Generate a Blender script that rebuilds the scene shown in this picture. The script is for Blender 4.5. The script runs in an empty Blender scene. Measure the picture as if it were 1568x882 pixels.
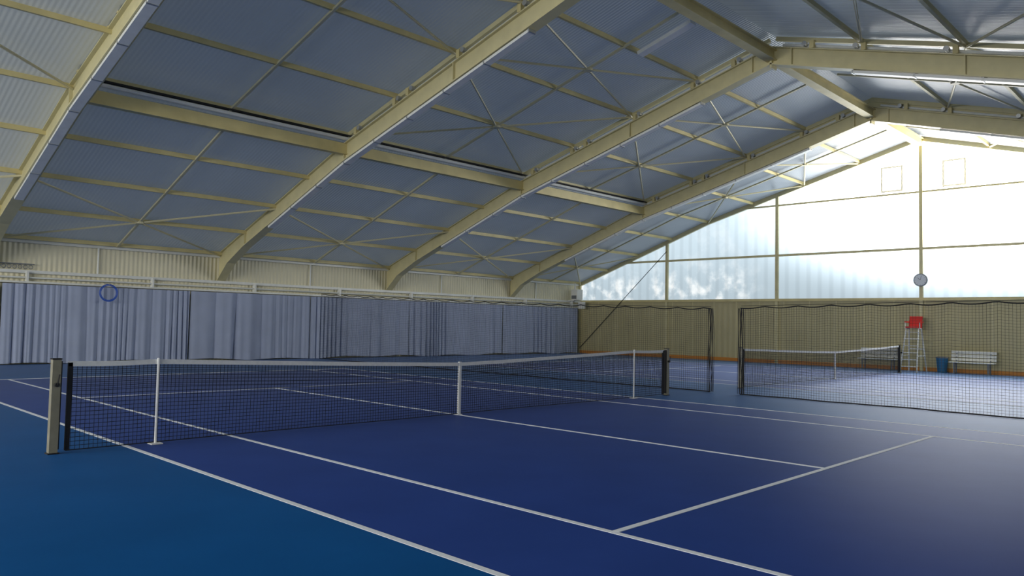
import bpy, math, random
from mathutils import Vector, Matrix
random.seed(4)
sc=bpy.context.scene
sc.view_settings.view_transform='Standard'
sc.view_settings.look='None'
sc.view_settings.exposure=0.1

# ------------------------------------------------------------------ constants (metres)
XG=25.8; XB=-27.2          # far gable, back gable
YW=18.42                   # side walls
FR=[-26.9,-19.1,-11.35,-3.45,4.15,12.05,20.1]   # steel frames
XS0=-3.45; X1=20.1         # extent of the raised sliding roof
LIFT=.34
def R(y):
    y=abs(y)
    return 9.88-(9.88-7.08)*y/10 if y<10 else 7.08-(7.08-4.05)*(y-10)/(YW-10)

def srgb(r,g,b):
    f=lambda c:(c/255/12.92) if c/255<=.04045 else ((c/255+.055)/1.055)**2.4
    return (f(r),f(g),f(b),1)

# ------------------------------------------------------------------ mesh helper
class M:
    def __init__(s): s.v=[]; s.f=[]; s.m=[]; s.mi=0
    def quad(s,a,b,c,d):
        i=len(s.v); s.v+=[tuple(a),tuple(b),tuple(c),tuple(d)]; s.f.append((i,i+1,i+2,i+3)); s.m.append(s.mi)
    def hexa(s,p):
        i=len(s.v); s.v+=[tuple(q) for q in p]
        for f in ((3,2,1,0),(4,5,6,7),(0,1,5,4),(1,2,6,5),(2,3,7,6),(3,0,4,7)):
            s.f.append(tuple(i+k for k in f)); s.m.append(s.mi)
    def box(s,x0,x1,y0,y1,z0,z1):
        s.hexa([(x0,y0,z0),(x1,y0,z0),(x1,y1,z0),(x0,y1,z0),(x0,y0,z1),(x1,y0,z1),(x1,y1,z1),(x0,y1,z1)])
    def beam(s,p,q,w,h,up=(0,0,1)):
        p=Vector(p);q=Vector(q);d=(q-p).normalized();up=Vector(up)
        if abs(d.dot(up))>.98: up=Vector((1,0,0))
        a=d.cross(up).normalized()*w/2; b=a.cross(d).normalized()*h/2
        s.hexa([p-a-b,p+a-b,p+a+b,p-a+b,q-a-b,q+a-b,q+a+b,q-a+b])
    def tube(s,p,q,r,n=8,r2=None):
        p=Vector(p);q=Vector(q);d=(q-p).normalized();r2=r if r2 is None else r2
        up=Vector((0,0,1)) if abs(d.z)<.95 else Vector((1,0,0))
        a=d.cross(up).normalized(); b=a.cross(d)
        i=len(s.v)
        for c,rr in ((p,r),(q,r2)):
            for k in range(n):
                t=2*math.pi*k/n; s.v.append(tuple(c+(a*math.cos(t)+b*math.sin(t))*rr))
        for k in range(n):
            s.f.append((i+k,i+(k+1)%n,i+n+(k+1)%n,i+n+k)); s.m.append(s.mi)
        s.f.append(tuple(i+k for k in range(n))[::-1]); s.m.append(s.mi)
        s.f.append(tuple(i+n+k for k in range(n))); s.m.append(s.mi)
    def path(s,pts,r,n=6):
        for a,b in zip(pts,pts[1:]): s.tube(a,b,r,n)
    def strip(s,top,bot,x0,x1):   # prism along x between two YZ polylines
        for (a,b),(c,d) in zip(zip(top,top[1:]),zip(bot,bot[1:])):
            s.hexa([(x0,c[0],c[1]),(x1,c[0],c[1]),(x1,d[0],d[1]),(x0,d[0],d[1]),
                    (x0,a[0],a[1]),(x1,a[0],a[1]),(x1,b[0],b[1]),(x0,b[0],b[1])])
    def obj(s,name,mats,smooth=False,bevel=0):
        me=bpy.data.meshes.new(name); me.from_pydata(s.v,[],s.f); me.update()
        for m in mats: me.materials.append(m)
        me.polygons.foreach_set("material_index",s.m)
        if smooth: me.polygons.foreach_set("use_smooth",[True]*len(me.polygons))
        o=bpy.data.objects.new(name,me); bpy.context.collection.objects.link(o)
        if bevel:
            b=o.modifiers.new("bevel","BEVEL"); b.width=bevel; b.segments=2
        return o

# ------------------------------------------------------------------ materials
def mat(name,col,rough=.6,metal=0,spec=.5,noise=None,bump=None,emit=None):
    m=bpy.data.materials.new(name); m.use_nodes=True; nt=m.node_tree; N=nt.nodes; L=nt.links
    b=N["Principled BSDF"]; b.inputs["Base Color"].default_value=col
    b.inputs["Roughness"].default_value=rough; b.inputs["Metallic"].default_value=metal
    b.inputs["Specular IOR Level"].default_value=spec
    tc=N.new("ShaderNodeTexCoord")
    if noise:
        scale,amt=noise
        n=N.new("ShaderNodeTexNoise"); n.inputs["Scale"].default_value=scale; n.inputs["Detail"].default_value=5
        L.new(tc.outputs["Object"],n.inputs["Vector"])
        mr=N.new("ShaderNodeMapRange"); mr.inputs[1].default_value=.3; mr.inputs[2].default_value=.7
        mr.inputs[3].default_value=1-amt; mr.inputs[4].default_value=1+amt; L.new(n.outputs[0],mr.inputs[0])
        mx=N.new("ShaderNodeVectorMath"); mx.operation='SCALE'; mx.inputs[0].default_value=col[:3]
        L.new(mr.outputs[0],mx.inputs["Scale"]); L.new(mx.outputs[0],b.inputs["Base Color"])
    if bump:
        axis,pitch,dist=bump   # rib profile along an axis
        sx=N.new("ShaderNodeSeparateXYZ"); L.new(tc.outputs["Object"],sx.inputs[0])
        mu=N.new("ShaderNodeMath"); mu.operation='MULTIPLY'; mu.inputs[1].default_value=2*math.pi/pitch; L.new(sx.outputs[axis],mu.inputs[0])
        si=N.new("ShaderNodeMath"); si.operation='SINE'; L.new(mu.outputs[0],si.inputs[0])
        bp=N.new("ShaderNodeBump"); bp.inputs["Distance"].default_value=dist; bp.inputs["Strength"].default_value=1
        L.new(si.outputs[0],bp.inputs["Height"]); L.new(bp.outputs[0],b.inputs["Normal"])
    return m

cream=mat("cream_painted_steel",srgb(206,197,152),.42,noise=(3,.06))
creamd=mat("cream_steel_purlin",srgb(212,198,142),.5,noise=(2,.1))
steel=mat("galvanised_steel",srgb(190,192,190),.35,.6,noise=(6,.1))
cable=mat("brace_rod",srgb(214,206,168),.5)
dark=mat("dark_rubber",srgb(28,28,30),.7)
strip_m=mat("lamp_housing",srgb(226,228,224),.35,noise=(4,.05))
wallp=mat("cream_wall_panel",srgb(222,216,188),.5,noise=(.8,.08),bump=(0,.15,.01))
gwall=mat("olive_wall_panel",srgb(186,176,134),.55,noise=(.8,.06),bump=(1,.3,.006))
orange=mat("orange_trim",srgb(200,130,50),.6)
white=mat("white_paint",srgb(228,228,222),.5)
line_m=mat("line_paint",srgb(236,240,246),.6,spec=.1)
court_m=mat("court_acrylic",srgb(48,74,146),.8,spec=0,noise=(1.3,.06))
floor_m=mat("surround_acrylic",srgb(24,86,148),.8,spec=0,noise=(.9,.07))
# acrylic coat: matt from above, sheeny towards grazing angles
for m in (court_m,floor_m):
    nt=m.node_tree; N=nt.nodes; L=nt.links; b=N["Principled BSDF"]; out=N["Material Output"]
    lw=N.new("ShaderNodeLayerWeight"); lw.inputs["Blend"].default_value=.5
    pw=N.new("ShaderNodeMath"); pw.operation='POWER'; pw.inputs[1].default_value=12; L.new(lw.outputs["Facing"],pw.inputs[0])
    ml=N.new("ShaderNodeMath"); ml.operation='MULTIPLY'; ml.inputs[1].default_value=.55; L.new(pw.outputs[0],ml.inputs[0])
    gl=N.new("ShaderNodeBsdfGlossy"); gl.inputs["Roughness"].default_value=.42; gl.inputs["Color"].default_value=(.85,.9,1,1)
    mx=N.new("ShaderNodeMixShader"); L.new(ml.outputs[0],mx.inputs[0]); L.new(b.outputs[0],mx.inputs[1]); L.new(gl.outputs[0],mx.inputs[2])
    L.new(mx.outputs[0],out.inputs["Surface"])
curt_m=mat("curtain_fabric",srgb(164,174,199),.85,spec=.2,noise=(1.5,.05))
netblack=mat("net_cord_black",srgb(22,24,30),.8)
netgreen=mat("net_cord_green",srgb(46,46,38),.8)
tape=mat("net_tape_white",srgb(228,229,229),.7,noise=(20,.06))
red=mat("red_plastic",srgb(205,32,28),.4)
blue=mat("blue_plastic",srgb(40,110,150),.45)
hoopm=mat("blue_hose",srgb(40,90,190),.4)
postm=mat("net_post_paint",srgb(140,136,118),.45,noise=(8,.1))
graym=mat("grey_plastic",srgb(120,125,130),.5)

# thin white plastic frame, light passes through it
ventm=bpy.data.materials.new("translucent_frame"); ventm.use_nodes=True
nt=ventm.node_tree; N=nt.nodes; N.clear()
o_=N.new("ShaderNodeOutputMaterial"); d_=N.new("ShaderNodeBsdfDiffuse"); t_=N.new("ShaderNodeBsdfTranslucent"); m_=N.new("ShaderNodeMixShader")
d_.inputs[0].default_value=(.8,.78,.7,1); t_.inputs[0].default_value=(.9,.87,.75,1); m_.inputs[0].default_value=.14
nt.links.new(d_.outputs[0],m_.inputs[1]); nt.links.new(t_.outputs[0],m_.inputs[2]); nt.links.new(m_.outputs[0],o_.inputs[0])

# roof sheet: ribbed polycarbonate, partly translucent
def roof_mat(name,c0,c1,trans,tcol):
    m=bpy.data.materials.new(name); m.use_nodes=True; nt=m.node_tree; N=nt.nodes; L=nt.links
    N.clear(); out=N.new("ShaderNodeOutputMaterial")
    tc=N.new("ShaderNodeTexCoord"); sx=N.new("ShaderNodeSeparateXYZ"); L.new(tc.outputs["Object"],sx.inputs[0])
    mu=N.new("ShaderNodeMath"); mu.operation='MULTIPLY'; mu.inputs[1].default_value=2*math.pi/.11; L.new(sx.outputs[0],mu.inputs[0])
    si=N.new("ShaderNodeMath"); si.operation='SINE'; L.new(mu.outputs[0],si.inputs[0])
    bp=N.new("ShaderNodeBump"); bp.inputs["Distance"].default_value=.003; L.new(si.outputs[0],bp.inputs["Height"])
    n=N.new("ShaderNodeTexNoise"); n.inputs["Scale"].default_value=.35; n.inputs["Detail"].default_value=3; L.new(tc.outputs["Object"],n.inputs["Vector"])
    cr=N.new("ShaderNodeValToRGB"); cr.color_ramp.elements[0].position=.3; cr.color_ramp.elements[1].position=.7
    cr.color_ramp.elements[0].color=srgb(*c0); cr.color_ramp.elements[1].color=srgb(*c1)
    L.new(n.outputs[0],cr.inputs[0])
    b=N.new("ShaderNodeBsdfPrincipled"); b.inputs["Roughness"].default_value=.32; b.inputs["Specular IOR Level"].default_value=.7
    L.new(cr.outputs[0],b.inputs["Base Color"]); L.new(bp.outputs[0],b.inputs["Normal"])
    t=N.new("ShaderNodeBsdfTranslucent"); t.inputs[0].default_value=tcol
    mx=N.new("ShaderNodeMixShader"); mx.inputs[0].default_value=trans
    L.new(b.outputs[0],mx.inputs[1]); L.new(t.outputs[0],mx.inputs[2]); L.new(mx.outputs[0],out.inputs[0])
    return m
roof_m=roof_mat("roof_polycarbonate",(122,131,144),(142,150,161),.042,(.82,.91,1,1))
roof_m2=roof_mat("roof_polycarbonate_clear",(168,170,160),(182,182,170),.09,(1,.97,.88,1))

# gable glazing: daylight, sun glow and foliage dapple painted in as emission
def glaz(name,far=True):
    m=bpy.data.materials.new(name); m.use_nodes=True; nt=m.node_tree; N=nt.nodes; L=nt.links
    N.clear(); out=N.new("ShaderNodeOutputMaterial")
    def math_(op,a,b=None,c=None):
        x=N.new("ShaderNodeMath"); x.operation=op
        for i,v in enumerate((a,b,c)):
            if v is None: continue
            if isinstance(v,(int,float)): x.inputs[i].default_value=v
            else: L.new(v,x.inputs[i])
        return x.outputs[0]
    def mr(v,a,b,c,d,smooth=True):
        x=N.new("ShaderNodeMapRange"); x.interpolation_type='SMOOTHSTEP' if smooth else 'LINEAR'
        L.new(v,x.inputs[0])
        for i,k in enumerate((a,b,c,d)): x.inputs[i+1].default_value=k
        return x.outputs[0]
    tc=N.new("ShaderNodeTexCoord"); sx=N.new("ShaderNodeSeparateXYZ"); L.new(tc.outputs["Object"],sx.inputs[0])
    Y=sx.outputs[1]; Z=sx.outputs[2]
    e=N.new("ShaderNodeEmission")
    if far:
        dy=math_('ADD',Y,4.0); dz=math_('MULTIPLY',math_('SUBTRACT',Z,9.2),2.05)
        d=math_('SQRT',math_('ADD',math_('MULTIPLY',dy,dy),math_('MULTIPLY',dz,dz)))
        glow=mr(d,3.0,17.0,1.0,0.0)  # sun hotspot painted into the emission, fading outwards
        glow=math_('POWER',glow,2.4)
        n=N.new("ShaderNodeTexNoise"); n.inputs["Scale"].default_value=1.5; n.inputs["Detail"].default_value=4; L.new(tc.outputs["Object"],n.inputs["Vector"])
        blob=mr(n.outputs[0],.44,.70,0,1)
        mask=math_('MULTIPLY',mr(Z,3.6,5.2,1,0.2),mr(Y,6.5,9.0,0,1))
        blob=math_('MULTIPLY',blob,mask)  # patches of light between foliage, painted from noise
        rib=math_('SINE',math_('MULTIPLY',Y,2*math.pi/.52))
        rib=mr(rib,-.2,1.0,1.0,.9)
        base=math_('ADD',mr(Z,3.0,6.5,.62,.86),math_('MULTIPLY',blob,.36))  # painted dimmer low down, as if shaded by trees outside
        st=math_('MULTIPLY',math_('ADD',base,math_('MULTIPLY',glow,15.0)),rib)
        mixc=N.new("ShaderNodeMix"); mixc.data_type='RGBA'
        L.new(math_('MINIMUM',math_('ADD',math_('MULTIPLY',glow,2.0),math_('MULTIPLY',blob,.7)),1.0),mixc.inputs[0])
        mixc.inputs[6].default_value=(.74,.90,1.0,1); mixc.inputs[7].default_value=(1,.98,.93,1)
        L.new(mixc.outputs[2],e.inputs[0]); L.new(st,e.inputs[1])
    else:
        e.inputs[0].default_value=(1,.98,.93,1); e.inputs[1].default_value=12.0  # unseen rear glazing: even emission in place of daylight, lights the hall
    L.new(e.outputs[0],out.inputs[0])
    return m
glaz_far=glaz("emissive_glazing"); glaz_back=glaz("emissive_glazing_rear",False)

# ------------------------------------------------------------------ room shell
f=M(); f.box(XB-.2,XG+.2,-YW-.2,YW+.2,-.12,0); f.obj("floor",[floor_m])
for side,s in (("left",1),("right",-1)):
    w=M(); a,b=sorted((s*YW,s*(YW+.18))); w.box(XB,XG,a,b,0,4.0); w.obj("wall_"+side,[wallp])
for side,x0,x1 in (("far",XG,XG+.18),("back",XB-.18,XB)):
    w=M(); w.box(x0,x1,-YW,YW,0,2.98); w.obj("wall_"+side,[gwall])
# roof: fixed sheets plus the raised sliding section
c=M()
for s in (1,-1):
    def sheet(xa,xb,a,b,dz,mi):
        c.mi=mi
        p=[(xa,s*a,R(a)+dz),(xb,s*a,R(a)+dz),(xb,s*b,R(b)+dz),(xa,s*b,R(b)+dz)]
        c.quad(*(p if s>0 else p[::-1]))
    sheet(XB,XS0,YW+.1,10,0,1); sheet(XB,XS0,10,0,0,1)
    sheet(XS0,XG+.15,YW+.1,10,0,0); sheet(X1,XG+.15,10,0,0,0)
    sheet(XS0,X1,10,0,LIFT,0)
    c.mi=2
    for X in (XS0,X1):
        c.quad((X,s*10,R(10)),(X,0,R(0)),(X,0,R(0)+LIFT),(X,s*10,R(10)+LIFT))
    for z0,z1,mi in ((0,.17,0),(.17,.235,3),(.235,LIFT,2)):
        c.mi=mi
        c.quad((XS0,s*10,R(10)+z0),(X1,s*10,R(10)+z0),(X1,s*10,R(10)+z1),(XS0,s*10,R(10)+z1))
c.obj("ceiling",[roof_m,roof_m2,cream,dark])

# gable glazing panels
ylines=[-YW,-12.4,-6.3,0,6.3,12.4,YW]
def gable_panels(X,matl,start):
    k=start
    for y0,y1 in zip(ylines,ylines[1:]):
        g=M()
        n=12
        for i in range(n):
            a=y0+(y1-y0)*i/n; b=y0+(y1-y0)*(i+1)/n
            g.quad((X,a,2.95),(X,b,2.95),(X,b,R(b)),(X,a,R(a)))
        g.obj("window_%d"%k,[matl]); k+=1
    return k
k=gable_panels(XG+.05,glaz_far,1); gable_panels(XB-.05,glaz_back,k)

def gable_frame(X,name):
    g=M()
    for y in ylines:
        yy=max(min(y,YW-.1),-YW+.1)
        g.box(X-.08,X+.04,yy-.07,yy+.07,0,R(yy)-.05)
    g.box(X-.07,X+.03,-YW,YW,5.06,5.16) 
    def lim(z):
        y=0
        while y<YW and R(y)>z: y+=.05
        return y
    L=lim(7.5); g.box(X-.06,X+.03,-L,L,7.46,7.54)
    for s in (1,-1):
        g.beam((X-.02,s*YW,R(YW)-.12),(X-.02,s*10,R(10)-.12),.12,.2); g.beam((X-.02,s*10,R(10)-.12),(X-.02,0,R(0)-.12),.12,.2)
    # seams between the lower wall panels
    y=-YW+1.2
    while y<YW:
        if X>0: g.box(X-.012,X+.02,y-.02,y+.02,.14,2.93)
        y+=1.22
    g.mi=1
    g.box(X-.1,X+.03,-YW,YW,2.93,3.05)
    g.mi=2
    for s in (1,-1):
        g.tube((X-.1,s*12.4,5.6),(X-.1,s*(YW-.2),.3),.018)
    g.obj(name,[cream,creamd,dark])
gable_frame(XG,"gable_frame_far"); gable_frame(XB+.1,"gable_frame_back")  # structural frames of both gables: posts, rails and roof-edge beams
b=M(); b.box(XG-.04,XG,-YW,YW,0,.16); b.obj("baseboard_far",[orange])
for y0,y1 in ((.72,1.62),(-1.68,-.80)):
    v=M()
    for a,b_,c_,d in ((y0,y1,7.62,7.70),(y0,y1,8.66,8.74),(y0,y0+.08,7.70,8.66),(y1-.08,y1,7.70,8.66)): v.box(XG+.0,XG+.03,a,b_,c_,d)
    v.obj("vent_frame",[ventm])

# ------------------------------------------------------------------ steel frames
def off(pts,d): return [(y,z-d) for y,z in pts]
D=.54
for X in FR:
    lifted = XS0-.1<=X<=X1+.1
    r=M()
    for s in (1,-1):
        ys=[YW-.02,17.6,16.4,14,10,0]
        top=[(s*y,R(y)-.02) for y in ys]
        bot=[(s*(YW-.02),3.0),(s*17.55,3.7),(s*16.3,R(16.3)-D),(s*14,R(14)-D),(s*10,R(10)-D),(0,R(0)-D+.02)]
        r.mi=0
        r.strip(top,bot,X-.07,X+.07)
        r.strip(bot,off(bot,.035),X-.17,X+.17)
        t2=off(top,.0); r.strip(t2,off(t2,.03),X-.16,X+.16)
        for y in (16.3,10,5,.6):
            r.box(X-.15,X+.15,s*y-.015,s*y+.015,R(y)-D,R(y)-.05)
        r.mi=2
        yy=14.6
        while yy>2.6:
            a=yy;b_=yy-1.5
            r.beam((X-.02,s*a,R(a)-D-.08),(X-.02,s*b_,R(b_)-D-.08),.22,.07)
            r.mi=1; r.beam((X-.02,s*b_,R(b_)-D-.08),(X-.02,s*(b_-.04),R(b_-.04)-D-.08),.24,.09); r.mi=2
            yy-=1.54
        if lifted:   # slide rail and rollers that carry the raised roof
            r.mi=2
            r.tube((X,s*9.9,R(9.9)+.07),(X,s*.3,R(.3)+.07),.045,8)
            r.mi=0
            r.beam((X-.0,s*9.95,R(9.95)+.24),(X-.0,s*.1,R(.1)+.24),.1,.12)
            r.mi=4
            for y in (9.4,7.5,6.9,4.8,2.6,1.2):
                r.box(X-.17,X-.05,s*y-.06,s*y+.06,R(y)-.02,R(y)+.2)
            r.mi=1
            for y in (9.2,7.3,6.7,4.6,2.4,1.0):
                r.tube((X-.2,s*y,R(y)+.09),(X-.08,s*y,R(y)+.09),.07,12)
    r.mi=0
    r.box(X-.17,X+.17,-.03,.03,R(0)-.66,R(0)-.05)   # ridge plate
    r.obj("steel_rafter",[cream,steel,strip_m,dark,creamd])

# purlins & bracing
p=M()
for s in (1,-1):
    for y in (12.1,14.2,16.3,18.2): p.beam((XB,s*y,R(y)-.07),(XG,s*y,R(y)-.07),.07,.13)
    for y in (2.5,5,7.5,10):
        p.beam((XB,s*y,R(y)-.07),(XS0,s*y,R(y)-.07),.07,.12); p.beam((X1,s*y,R(y)-.07),(XG,s*y,R(y)-.07),.07,.12)
        if y<10: p.beam((XS0,s*y,R(y)+LIFT-.07),(X1,s*y,R(y)+LIFT-.07),.08,.13)
    # heavy beam below the edge of the sliding roof
    p.box(XS0,X1,s*10-.06,s*10+.06,R(10)-.36,R(10)-.04)
    p.box(XS0,X1,s*10-.11,s*10+.11,R(10)-.38,R(10)-.35)
    p.mi=1
    p.tube((XS0,s*9.88,R(9.88)+.06),(X1,s*9.88,R(9.88)+.06),.055,8)
    p.mi=2
    p.box(XS0,X1,s*9.86-.03,s*9.86+.03,R(9.88)+.14,R(9.88)+.18)
    p.mi=0
p.beam((XB,0,R(0)-.3),(XG,0,R(0)-.3),.12,.28)
p.beam((XB,0,R(0)-.44),(XG,0,R(0)-.44),.3,.03); p.beam((XB,0,R(0)-.15),(XG,0,R(0)-.15),.3,.03)
# mid-bay lamp tray under the sliding roof
p.mi=1
p.beam((8.75,2.4,R(2.4)+.12),(8.75,.7,R(.7)+.12),.28,.1)
p.obj("roof_purlins",[creamd,strip_m,dark])

br=M()
XS=FR+[XG]
for i,(a,b_) in enumerate(zip(XS,XS[1:])):
    m_=(a+b_)/2
    lf=LIFT if (a>=XS0-.1 and b_<=X1+.1) else 0
    for s in (1,-1):
        br.beam((m_,s*18.2,R(18.2)-.13),(m_,s*10,R(10)-.13),.07,.06)
        br.beam((m_,s*10,R(10)-.13+lf),(m_,s*.3,R(.3)-.13+lf),.07,.06)
        segs=[(18.3,14.2,0),(5,2.5,lf)]
        if a!=XS0: segs+=[(10,5,lf)]
        for y0,y1,q in segs:
            for xa,xb in ((a,b_),(b_,a)):
                br.tube((xa,s*y0,R(y0)-.15+q),(xb,s*y1,R(y1)-.15+q),.033,6)
            ym=(y0+y1)/2; br.tube((m_,s*ym,R(ym)-.19+q),(m_,s*ym,R(ym)-.12+q),.13,12)
br.obj("roof_bracing",[cable])

# ------------------------------------------------------------------ side wall trim
t=M()
y=YW-.05
t.box(XB,XG,y-.06,y+.04,2.92,3.02)
t.tube((XB,y-.1,2.78),(XG,y-.1,2.78),.03)
t.box(XB,XG,y-.2,y+.04,2.60,2.66)
x=XB+1.5
while x<XG:
    t.box(x-.03,x+.03,y-.18,y+.04,2.6,2.98); x+=3.9
for x in (-.2,3.9+4.1,15.2,22): t.tube((x,y-.02,2.95),(x,y-.02,3.95),.03)
t.box(XB,XG,y-.05,y+.04,3.9,4.02)
t.obj("trim_1",[strip_m])
hk=M()
for i in range(7):
    x=-3.1+i*.15
    for j in range(10):
        a=2*math.pi*j/10;b_=2*math.pi*(j+1)/10
        hk.tube((x+.06*math.cos(a),YW-.1,3.12+.06*math.sin(a)),(x+.06*math.cos(b_),YW-.1,3.12+.06*math.sin(b_)),.01,5)
hk.box(-3.2,-2.1,YW-.12,YW-.02,3.2,3.23)
hk.obj("hook_rail",[graym])

# ------------------------------------------------------------------ curtain
def curtain(name,x0,x1,Y,seed,top,mat_):
    rnd=random.Random(seed)
    x=x0;phase=0;A=.03;W=.4;seg=0;At=.03;Wt=.4
    step=.02
    pts=[]
    while x<x1:
        if seg<=0:
            seg=rnd.uniform(.4,1.8); Wt=rnd.choice([.22,.3,.42,.55,.7,.95]); At=rnd.choice([.025,.04,.06,.08,.11])
        seg-=step; A+=(At-A)*.08; W+=(Wt-W)*.1
        phase+=math.pi*step/W*(1+.3*math.sin(x*3.1))
        pts.append((x,A,phase)); x+=step
    rows=[0,.15,.4,.7,.9,1.0]
    v=[];fc=[]
    for (x,A,phi) in pts:
        for t_ in rows:
            amp=A*(1.15-.5*t_)
            ph=phi+.25*math.sin(x*1.7)*(1-t_)
            g=.9-1.9*abs(math.sin(ph))**.55
            yy=Y+amp*(g+.18*math.sin(4.3*phi+1))+.02*math.sin(x*.9)
            z=(.05+.03*math.sin(x*2.1)+.02*math.sin(x*.7)) if t_==0 else top*t_
            v.append((x+.02*math.sin(phi*.5)*(1-t_),yy,max(z,.01)))
    n=len(rows)
    for i in range(len(pts)-1):
        for j in range(n-1): fc.append((i*n+j,(i+1)*n+j,(i+1)*n+j+1,i*n+j+1))
    me=bpy.data.meshes.new(name); me.from_pydata(v,[],fc); me.materials.append(mat_)
    me.polygons.foreach_set("use_smooth",[True]*len(me.polygons)); me.update()
    o=bpy.data.objects.new(name,me); bpy.context.collection.objects.link(o)
for i,(a,b_) in enumerate(((-14,-3.1),(-3.0,2.9),(2.94,7.9),(7.94,13.0),(13.04,19.2),(19.24,25.3))):
    curtain("curtain",a,b_,YW-.3,i+3,2.57,curt_m)

# ------------------------------------------------------------------ courts
def court(X0):
    c=M(); c.box(X0-5.485,X0+5.485,-11.885,11.885,0.0005,.003); c.obj("tennis_court",[court_m])
    l=M(); z0,z1=.0031,.006; h=.03
    for x in (-5.485,5.485,-4.115,4.115): l.box(X0+x-h,X0+x+h,-11.885,11.885,z0,z1)
    for y in (-11.885,11.885): l.box(X0-5.51,X0+5.51,y-h*1.5,y+h*1.5,z0,z1+.0005)
    for y in (-6.4,6.4): l.box(X0-4.115,X0+4.115,y-h,y+h,z0,z1+.0005)
    l.box(X0-h,X0+h,-6.4,6.4,z0,z1+.001)
    for y in (-11.8,11.8): l.box(X0-h,X0+h,y-.1,y+.1,z0,z1+.001)
    l.obj("court_lines",[line_m])
court(0); court(16.64)

def tennis_net(X0,sticks,xl,xr,sl,sr):
    n=M()
    def topz(x):
        s_,e=(sl,xl) if x<0 else (sr,xr)
        ax=abs(x)
        if sticks:
            if ax<abs(s_): return .914+(1.07-.914)*(ax/abs(s_))**1.15
            return 1.07-.012*math.sin(math.pi*(ax-abs(s_))/(abs(e)-abs(s_)))
        return .914+(1.07-.914)*(min(ax/abs(e),1))**1.2
    def boty(x): return .02*math.sin(x*1.3)
    zb=.03
    A=xl+.13; B=xr-.13; W=B-A
    n.mi=0
    c=int(W/.05)
    for i in range(c+1):
        x=A+i*W/c
        n.beam((X0+x,boty(x),zb),(X0+x,0,topz(x)-.05),.0045,.0045)
    for j in range(20):
        t_=j/20
        P=[]
        for i in range(43):
            x=A+W*i/42; tz=topz(x)-.05; P.append((X0+x,boty(x)*(1-t_),zb+(tz-zb)*t_))
        for a,b_ in zip(P,P[1:]): n.beam(a,b_,.0045,.006 if j else .012)
    for j in range(6):
        P=[]
        for i in range(43):
            x=A+W*i/42; P.append((X0+x,.012,topz(x)-.075-.05*j))
        for a,b_ in zip(P,P[1:]): n.beam(a,b_,.004,.004)
    n.mi=1
    N=64
    for i in range(N):
        a=A+W*i/N;b_=A+W*(i+1)/N
        n.beam((X0+a,0,topz(a)-.028),(X0+b_,0,topz(b_)-.028),.03,.058)
    n.box(X0-.025,X0+.025,-.02,.02,.0075,.93)
    n.box(X0-.05,X0+.05,-.04,.04,.0075,.018)
    if sticks:
        for x in (sl,sr):
            n.tube((X0+x,-.03,.01),(X0+x,-.03,1.09),.016,8)
            n.box(X0+x-.07,X0+x+.07,-.1,.04,.0075,.02)
    n.mi=0
    for x in (A+.02,B-.02): n.box(X0+x-.025,X0+x+.025,-.015,.015,.03,1.05)
    n.mi=2
    for x,s in ((X0+xl,-1),(X0+xr,1)):
        n.mi=2
        n.box(x-.045,x+.045,-.045,.045,0.001,1.09)
        n.mi=3; n.box(x-.05,x+.05,-.05,.05,1.09,1.105); n.box(x-.06,x+.06,-.06,.06,.001,.015)
        n.box(x-s*.05-.01,x-s*.05+.01,-.035,.035,.05,1.07)
        n.tube((x,-.045,.8),(x,-.09,.8),.025,10); n.tube((x,-.085,.8),(x+.02,-.085,.92),.008,6)
    n.obj("tennis_net",[netblack,tape,postm,dark])
tennis_net(0,True,-6.31,6.56,-5.16,5.2)
tennis_net(16.64,False,-6.45,6.4,-5,5)

# ------------------------------------------------------------------ divider net
def top_div(y):
    if y>0: return 2.12+(2.7-2.12)*(y/18.3)**1.3
    return 2.12+.34*(min(-y,18)/18)**1.0
def divider(y0,y1,bunch):
    n=M(); pit=.062
    X=8.25
    def px(y,t): return X+.05*math.sin(y*2.3)+.03*math.sin(y*5.1+1)*(1-t)+ (.04*math.sin(y*1.1) if t==0 else 0)
    c=int(abs(y1-y0)/pit)
    def tz(y): return top_div(y)-.045*abs(math.sin(y*math.pi/.8))
    for i in range(c+1):
        y=y0+(y1-y0)*i/c
        P=[(px(y,t_),y,.02+(tz(y)-.02)*t_) for t_ in (0,.5,1)]
        for a,b_ in zip(P,P[1:]): n.beam(a,b_,.0042,.0042)
    rows=38; seg=int(abs(y1-y0)/.3)
    for j in range(rows+1):
        t_=j/rows
        P=[]
        for i in range(seg+1):
            y=y0+(y1-y0)*i/seg; P.append((px(y,t_),y,.02+(tz(y)-.02)*t_))
        for a,b_ in zip(P,P[1:]): n.beam(a,b_,.0042,.0042)
    n.mi=1
    seg=int(abs(y1-y0)/.1)
    P=[(px(y0+(y1-y0)*i/seg,0),y0+(y1-y0)*i/seg,.022) for i in range(seg+1)]; n.path(P,.016,6)
    P=[(px(y0+(y1-y0)*i/seg,1),y0+(y1-y0)*i/seg,tz(y0+(y1-y0)*i/seg)) for i in range(seg+1)]; n.path(P,.014,6)
    n.path([(X,y0+(y1-y0)*i/12,top_div(y0+(y1-y0)*i/12)+.02) for i in range(13)],.006,5)
    for k_ in range(9):
        yb=bunch+ (k_-4)*.018
        P=[(X+.04*math.sin(k_*2+z*2),yb+.01*math.sin(k_+z*3),z) for z in (.02,.5,1.0,1.5,2.0,top_div(0)-.02)]
        n.path(P,.007,5)
    n.obj("divider_net",[netgreen,netblack])
divider(-.2,17.85,-.2)
divider(-1.02,-17.9,-1.02)

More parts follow.
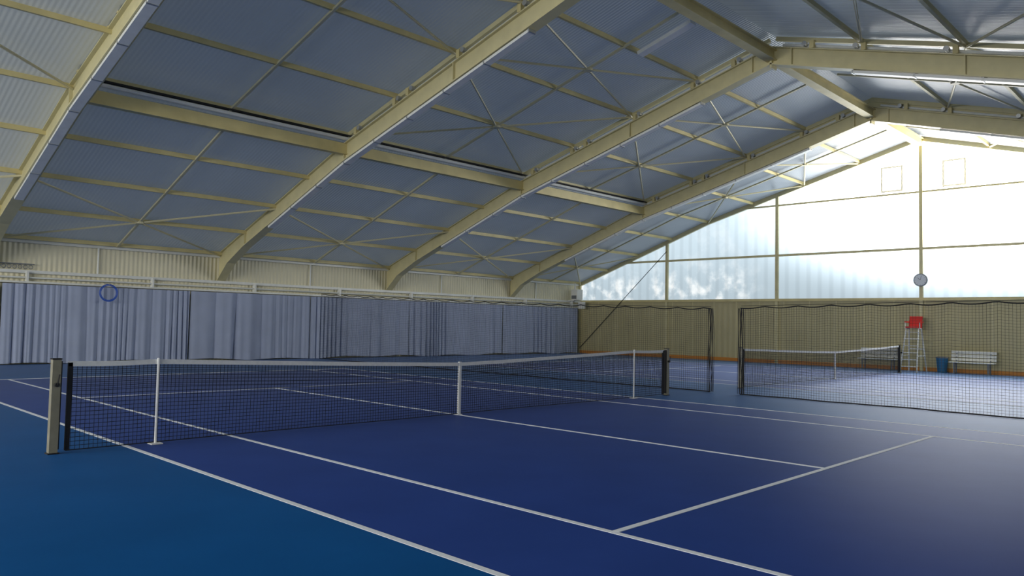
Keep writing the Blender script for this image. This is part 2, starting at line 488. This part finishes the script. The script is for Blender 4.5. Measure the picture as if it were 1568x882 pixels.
# ------------------------------------------------------------------ furniture
def bench(X,Y0,Y1):
    b=M()
    for i in range(3): b.box(X-.36+i*.135,X-.25+i*.135,Y0,Y1,.43,.465)
    for i,z in enumerate((.56,.70,.84)): b.beam((X+.06+i*.025,Y0,z),(X+.06+i*.025,Y1,z),.11,.03,up=(1,0,.15))
    b.mi=1
    for y in (Y0+.2,Y1-.2):
        b.beam((X-.33,y,0.0),(X-.33,y,.43),.05,.05); b.beam((X+.0,y,0.0),(X+.0,y,.43),.05,.05)
        b.beam((X-.36,y,.41),(X+.05,y,.41),.05,.04); b.beam((X+.04,y,.4),(X+.14,y,.9),.05,.04)
        b.box(X-.38,X+.06,y-.03,y+.03,0,.03)
    b.obj("bench",[white,graym],bevel=.006)
bench(25.3,-2.78,-1.2); bench(25.3,.72,2.3)

def umpire(X,Y):
    u=M(); H=1.75; hw=.27
    for s in (-1,1):
        u.beam((X-.75,Y+s*hw*1.15,0),(X-.2,Y+s*hw*.85,H),.045,.045)
        u.beam((X+.45,Y+s*hw*1.25,0),(X+.15,Y+s*hw*.85,H),.045,.045)
        u.beam((X-.55,Y+s*hw*1.1,.65),(X+.34,Y+s*hw*1.15,.65),.03,.03)
        u.beam((X-.2,Y+s*hw*.85,H),(X+.15,Y+s*hw*.85,H),.045,.045)
        u.beam((X-.2,Y+s*hw,H),(X-.2,Y+s*hw,H+.28),.03,.03)
    for i in range(6):
        t_=(i+.8)/6.3; x=X-.75+.55*t_
        u.box(x-.05,x+.05,Y-hw*1.05,Y+hw*1.05,H*t_-.015,H*t_+.015)
    u.box(X+.28,X+.32,Y-hw*1.1,Y+hw*1.1,.9,.94)
    u.mi=1
    u.box(X-.24,X+.2,Y-.26,Y+.26,H+.02,H+.08)
    u.beam((X+.19,Y,H+.06),(X+.28,Y,H+.5),.5,.05,up=(1,0,0))
    for s in (-1,1): u.box(X-.24,X+.2,Y+s*.27-.03,Y+s*.27+.03,H+.24,H+.29)
    u.obj("umpire_chair",[white,red],bevel=.008)
umpire(24.8,.0)

b=M(); b.tube((25.35,-.88,0),(25.35,-.88,.58),.17,20,.22); b.mi=1; b.tube((25.35,-.88,.58),(25.35,-.88,.62),.235,20); b.tube((25.35,-.88,.62),(25.35,-.88,.64),.19,20)
b.obj("waste_bin",[blue,graym],smooth=False)

ck=M(); cx=XG-.16; cz=3.78
ck.tube((cx+.07,0,cz),(cx-.0,0,cz),.27,32); ck.mi=1; ck.tube((cx,0,cz),(cx-.012,0,cz),.235,32); ck.mi=2
ck.beam((cx-.02,0,cz),(cx-.02,.10,cz+.1),.008,.02,up=(1,0,0)); ck.beam((cx-.02,0,cz),(cx-.02,-.05,cz+.19),.008,.014,up=(1,0,0))
for i in range(12):
    a=math.pi*i/6; ck.beam((cx-.018,.19*math.sin(a),cz+.19*math.cos(a)),(cx-.018,.225*math.sin(a),cz+.225*math.cos(a)),.006,.014,up=(1,0,0))
ck.obj("wall_clock",[graym,mat("clock_face",srgb(215,222,228),.4),dark])

h=M(); hx,hz=.02,2.38
for rr in (.27,.245,.29):
    P=[(hx+rr*math.cos(2*math.pi*i/28),YW-.56-.02*rr,hz+rr*math.sin(2*math.pi*i/28)) for i in range(29)]; h.path(P,.011,6)
h.mi=1; h.tube((hx,YW-.62,hz+.27),(hx,YW-.1,hz+.34),.012)
h.obj("hose_coil",[hoopm,steel])

u=M(); x=XG-.75;y=YW-.45
u.box(x-.25,x+.25,y-.25,y+.2,3.05,3.65); u.mi=1
u.box(x-.27,x-.25,y-.2,y+.15,3.1,3.3)
for i in range(3): u.box(x-.29,x-.27,y-.2,y+.15,3.12+i*.06,3.14+i*.06)
u.mi=0
u.tube((x-.15,y,3.65),(x-.15,y,4.0),.05); u.box(x-.3,x+.3,y-.05,y+.4,2.98,3.04); u.box(x-.1,x+.2,y-.5,y-.2,2.55,2.95)
u.obj("wall_heater",[white,graym],bevel=.01)

# ------------------------------------------------------------------ world & camera
w=bpy.data.worlds.new("World"); sc.world=w; w.use_nodes=True
bg=w.node_tree.nodes["Background"]; bg.inputs[0].default_value=(.8,.9,1,1); bg.inputs[1].default_value=1.6

cam=bpy.data.cameras.new("camera"); co=bpy.data.objects.new("camera",cam); bpy.context.collection.objects.link(co)
yaw,pit,rol=math.radians(44.24),math.radians(2.67),math.radians(1.17)
F=Vector((math.cos(yaw)*math.cos(pit),math.sin(yaw)*math.cos(pit),math.sin(pit)))
Rv=Vector((math.sin(yaw),-math.cos(yaw),0)); U=Rv.cross(F)
R2=Rv*math.cos(rol)+U*math.sin(rol); U2=-Rv*math.sin(rol)+U*math.cos(rol)
mw=Matrix(((R2.x,U2.x,-F.x,-9.034),(R2.y,U2.y,-F.y,-10.034),(R2.z,U2.z,-F.z,1.614),(0,0,0,1)))
co.matrix_world=mw
cam.sensor_width=36; cam.lens=36*1172.6/1568; cam.clip_start=.05; cam.clip_end=300
sc.camera=co
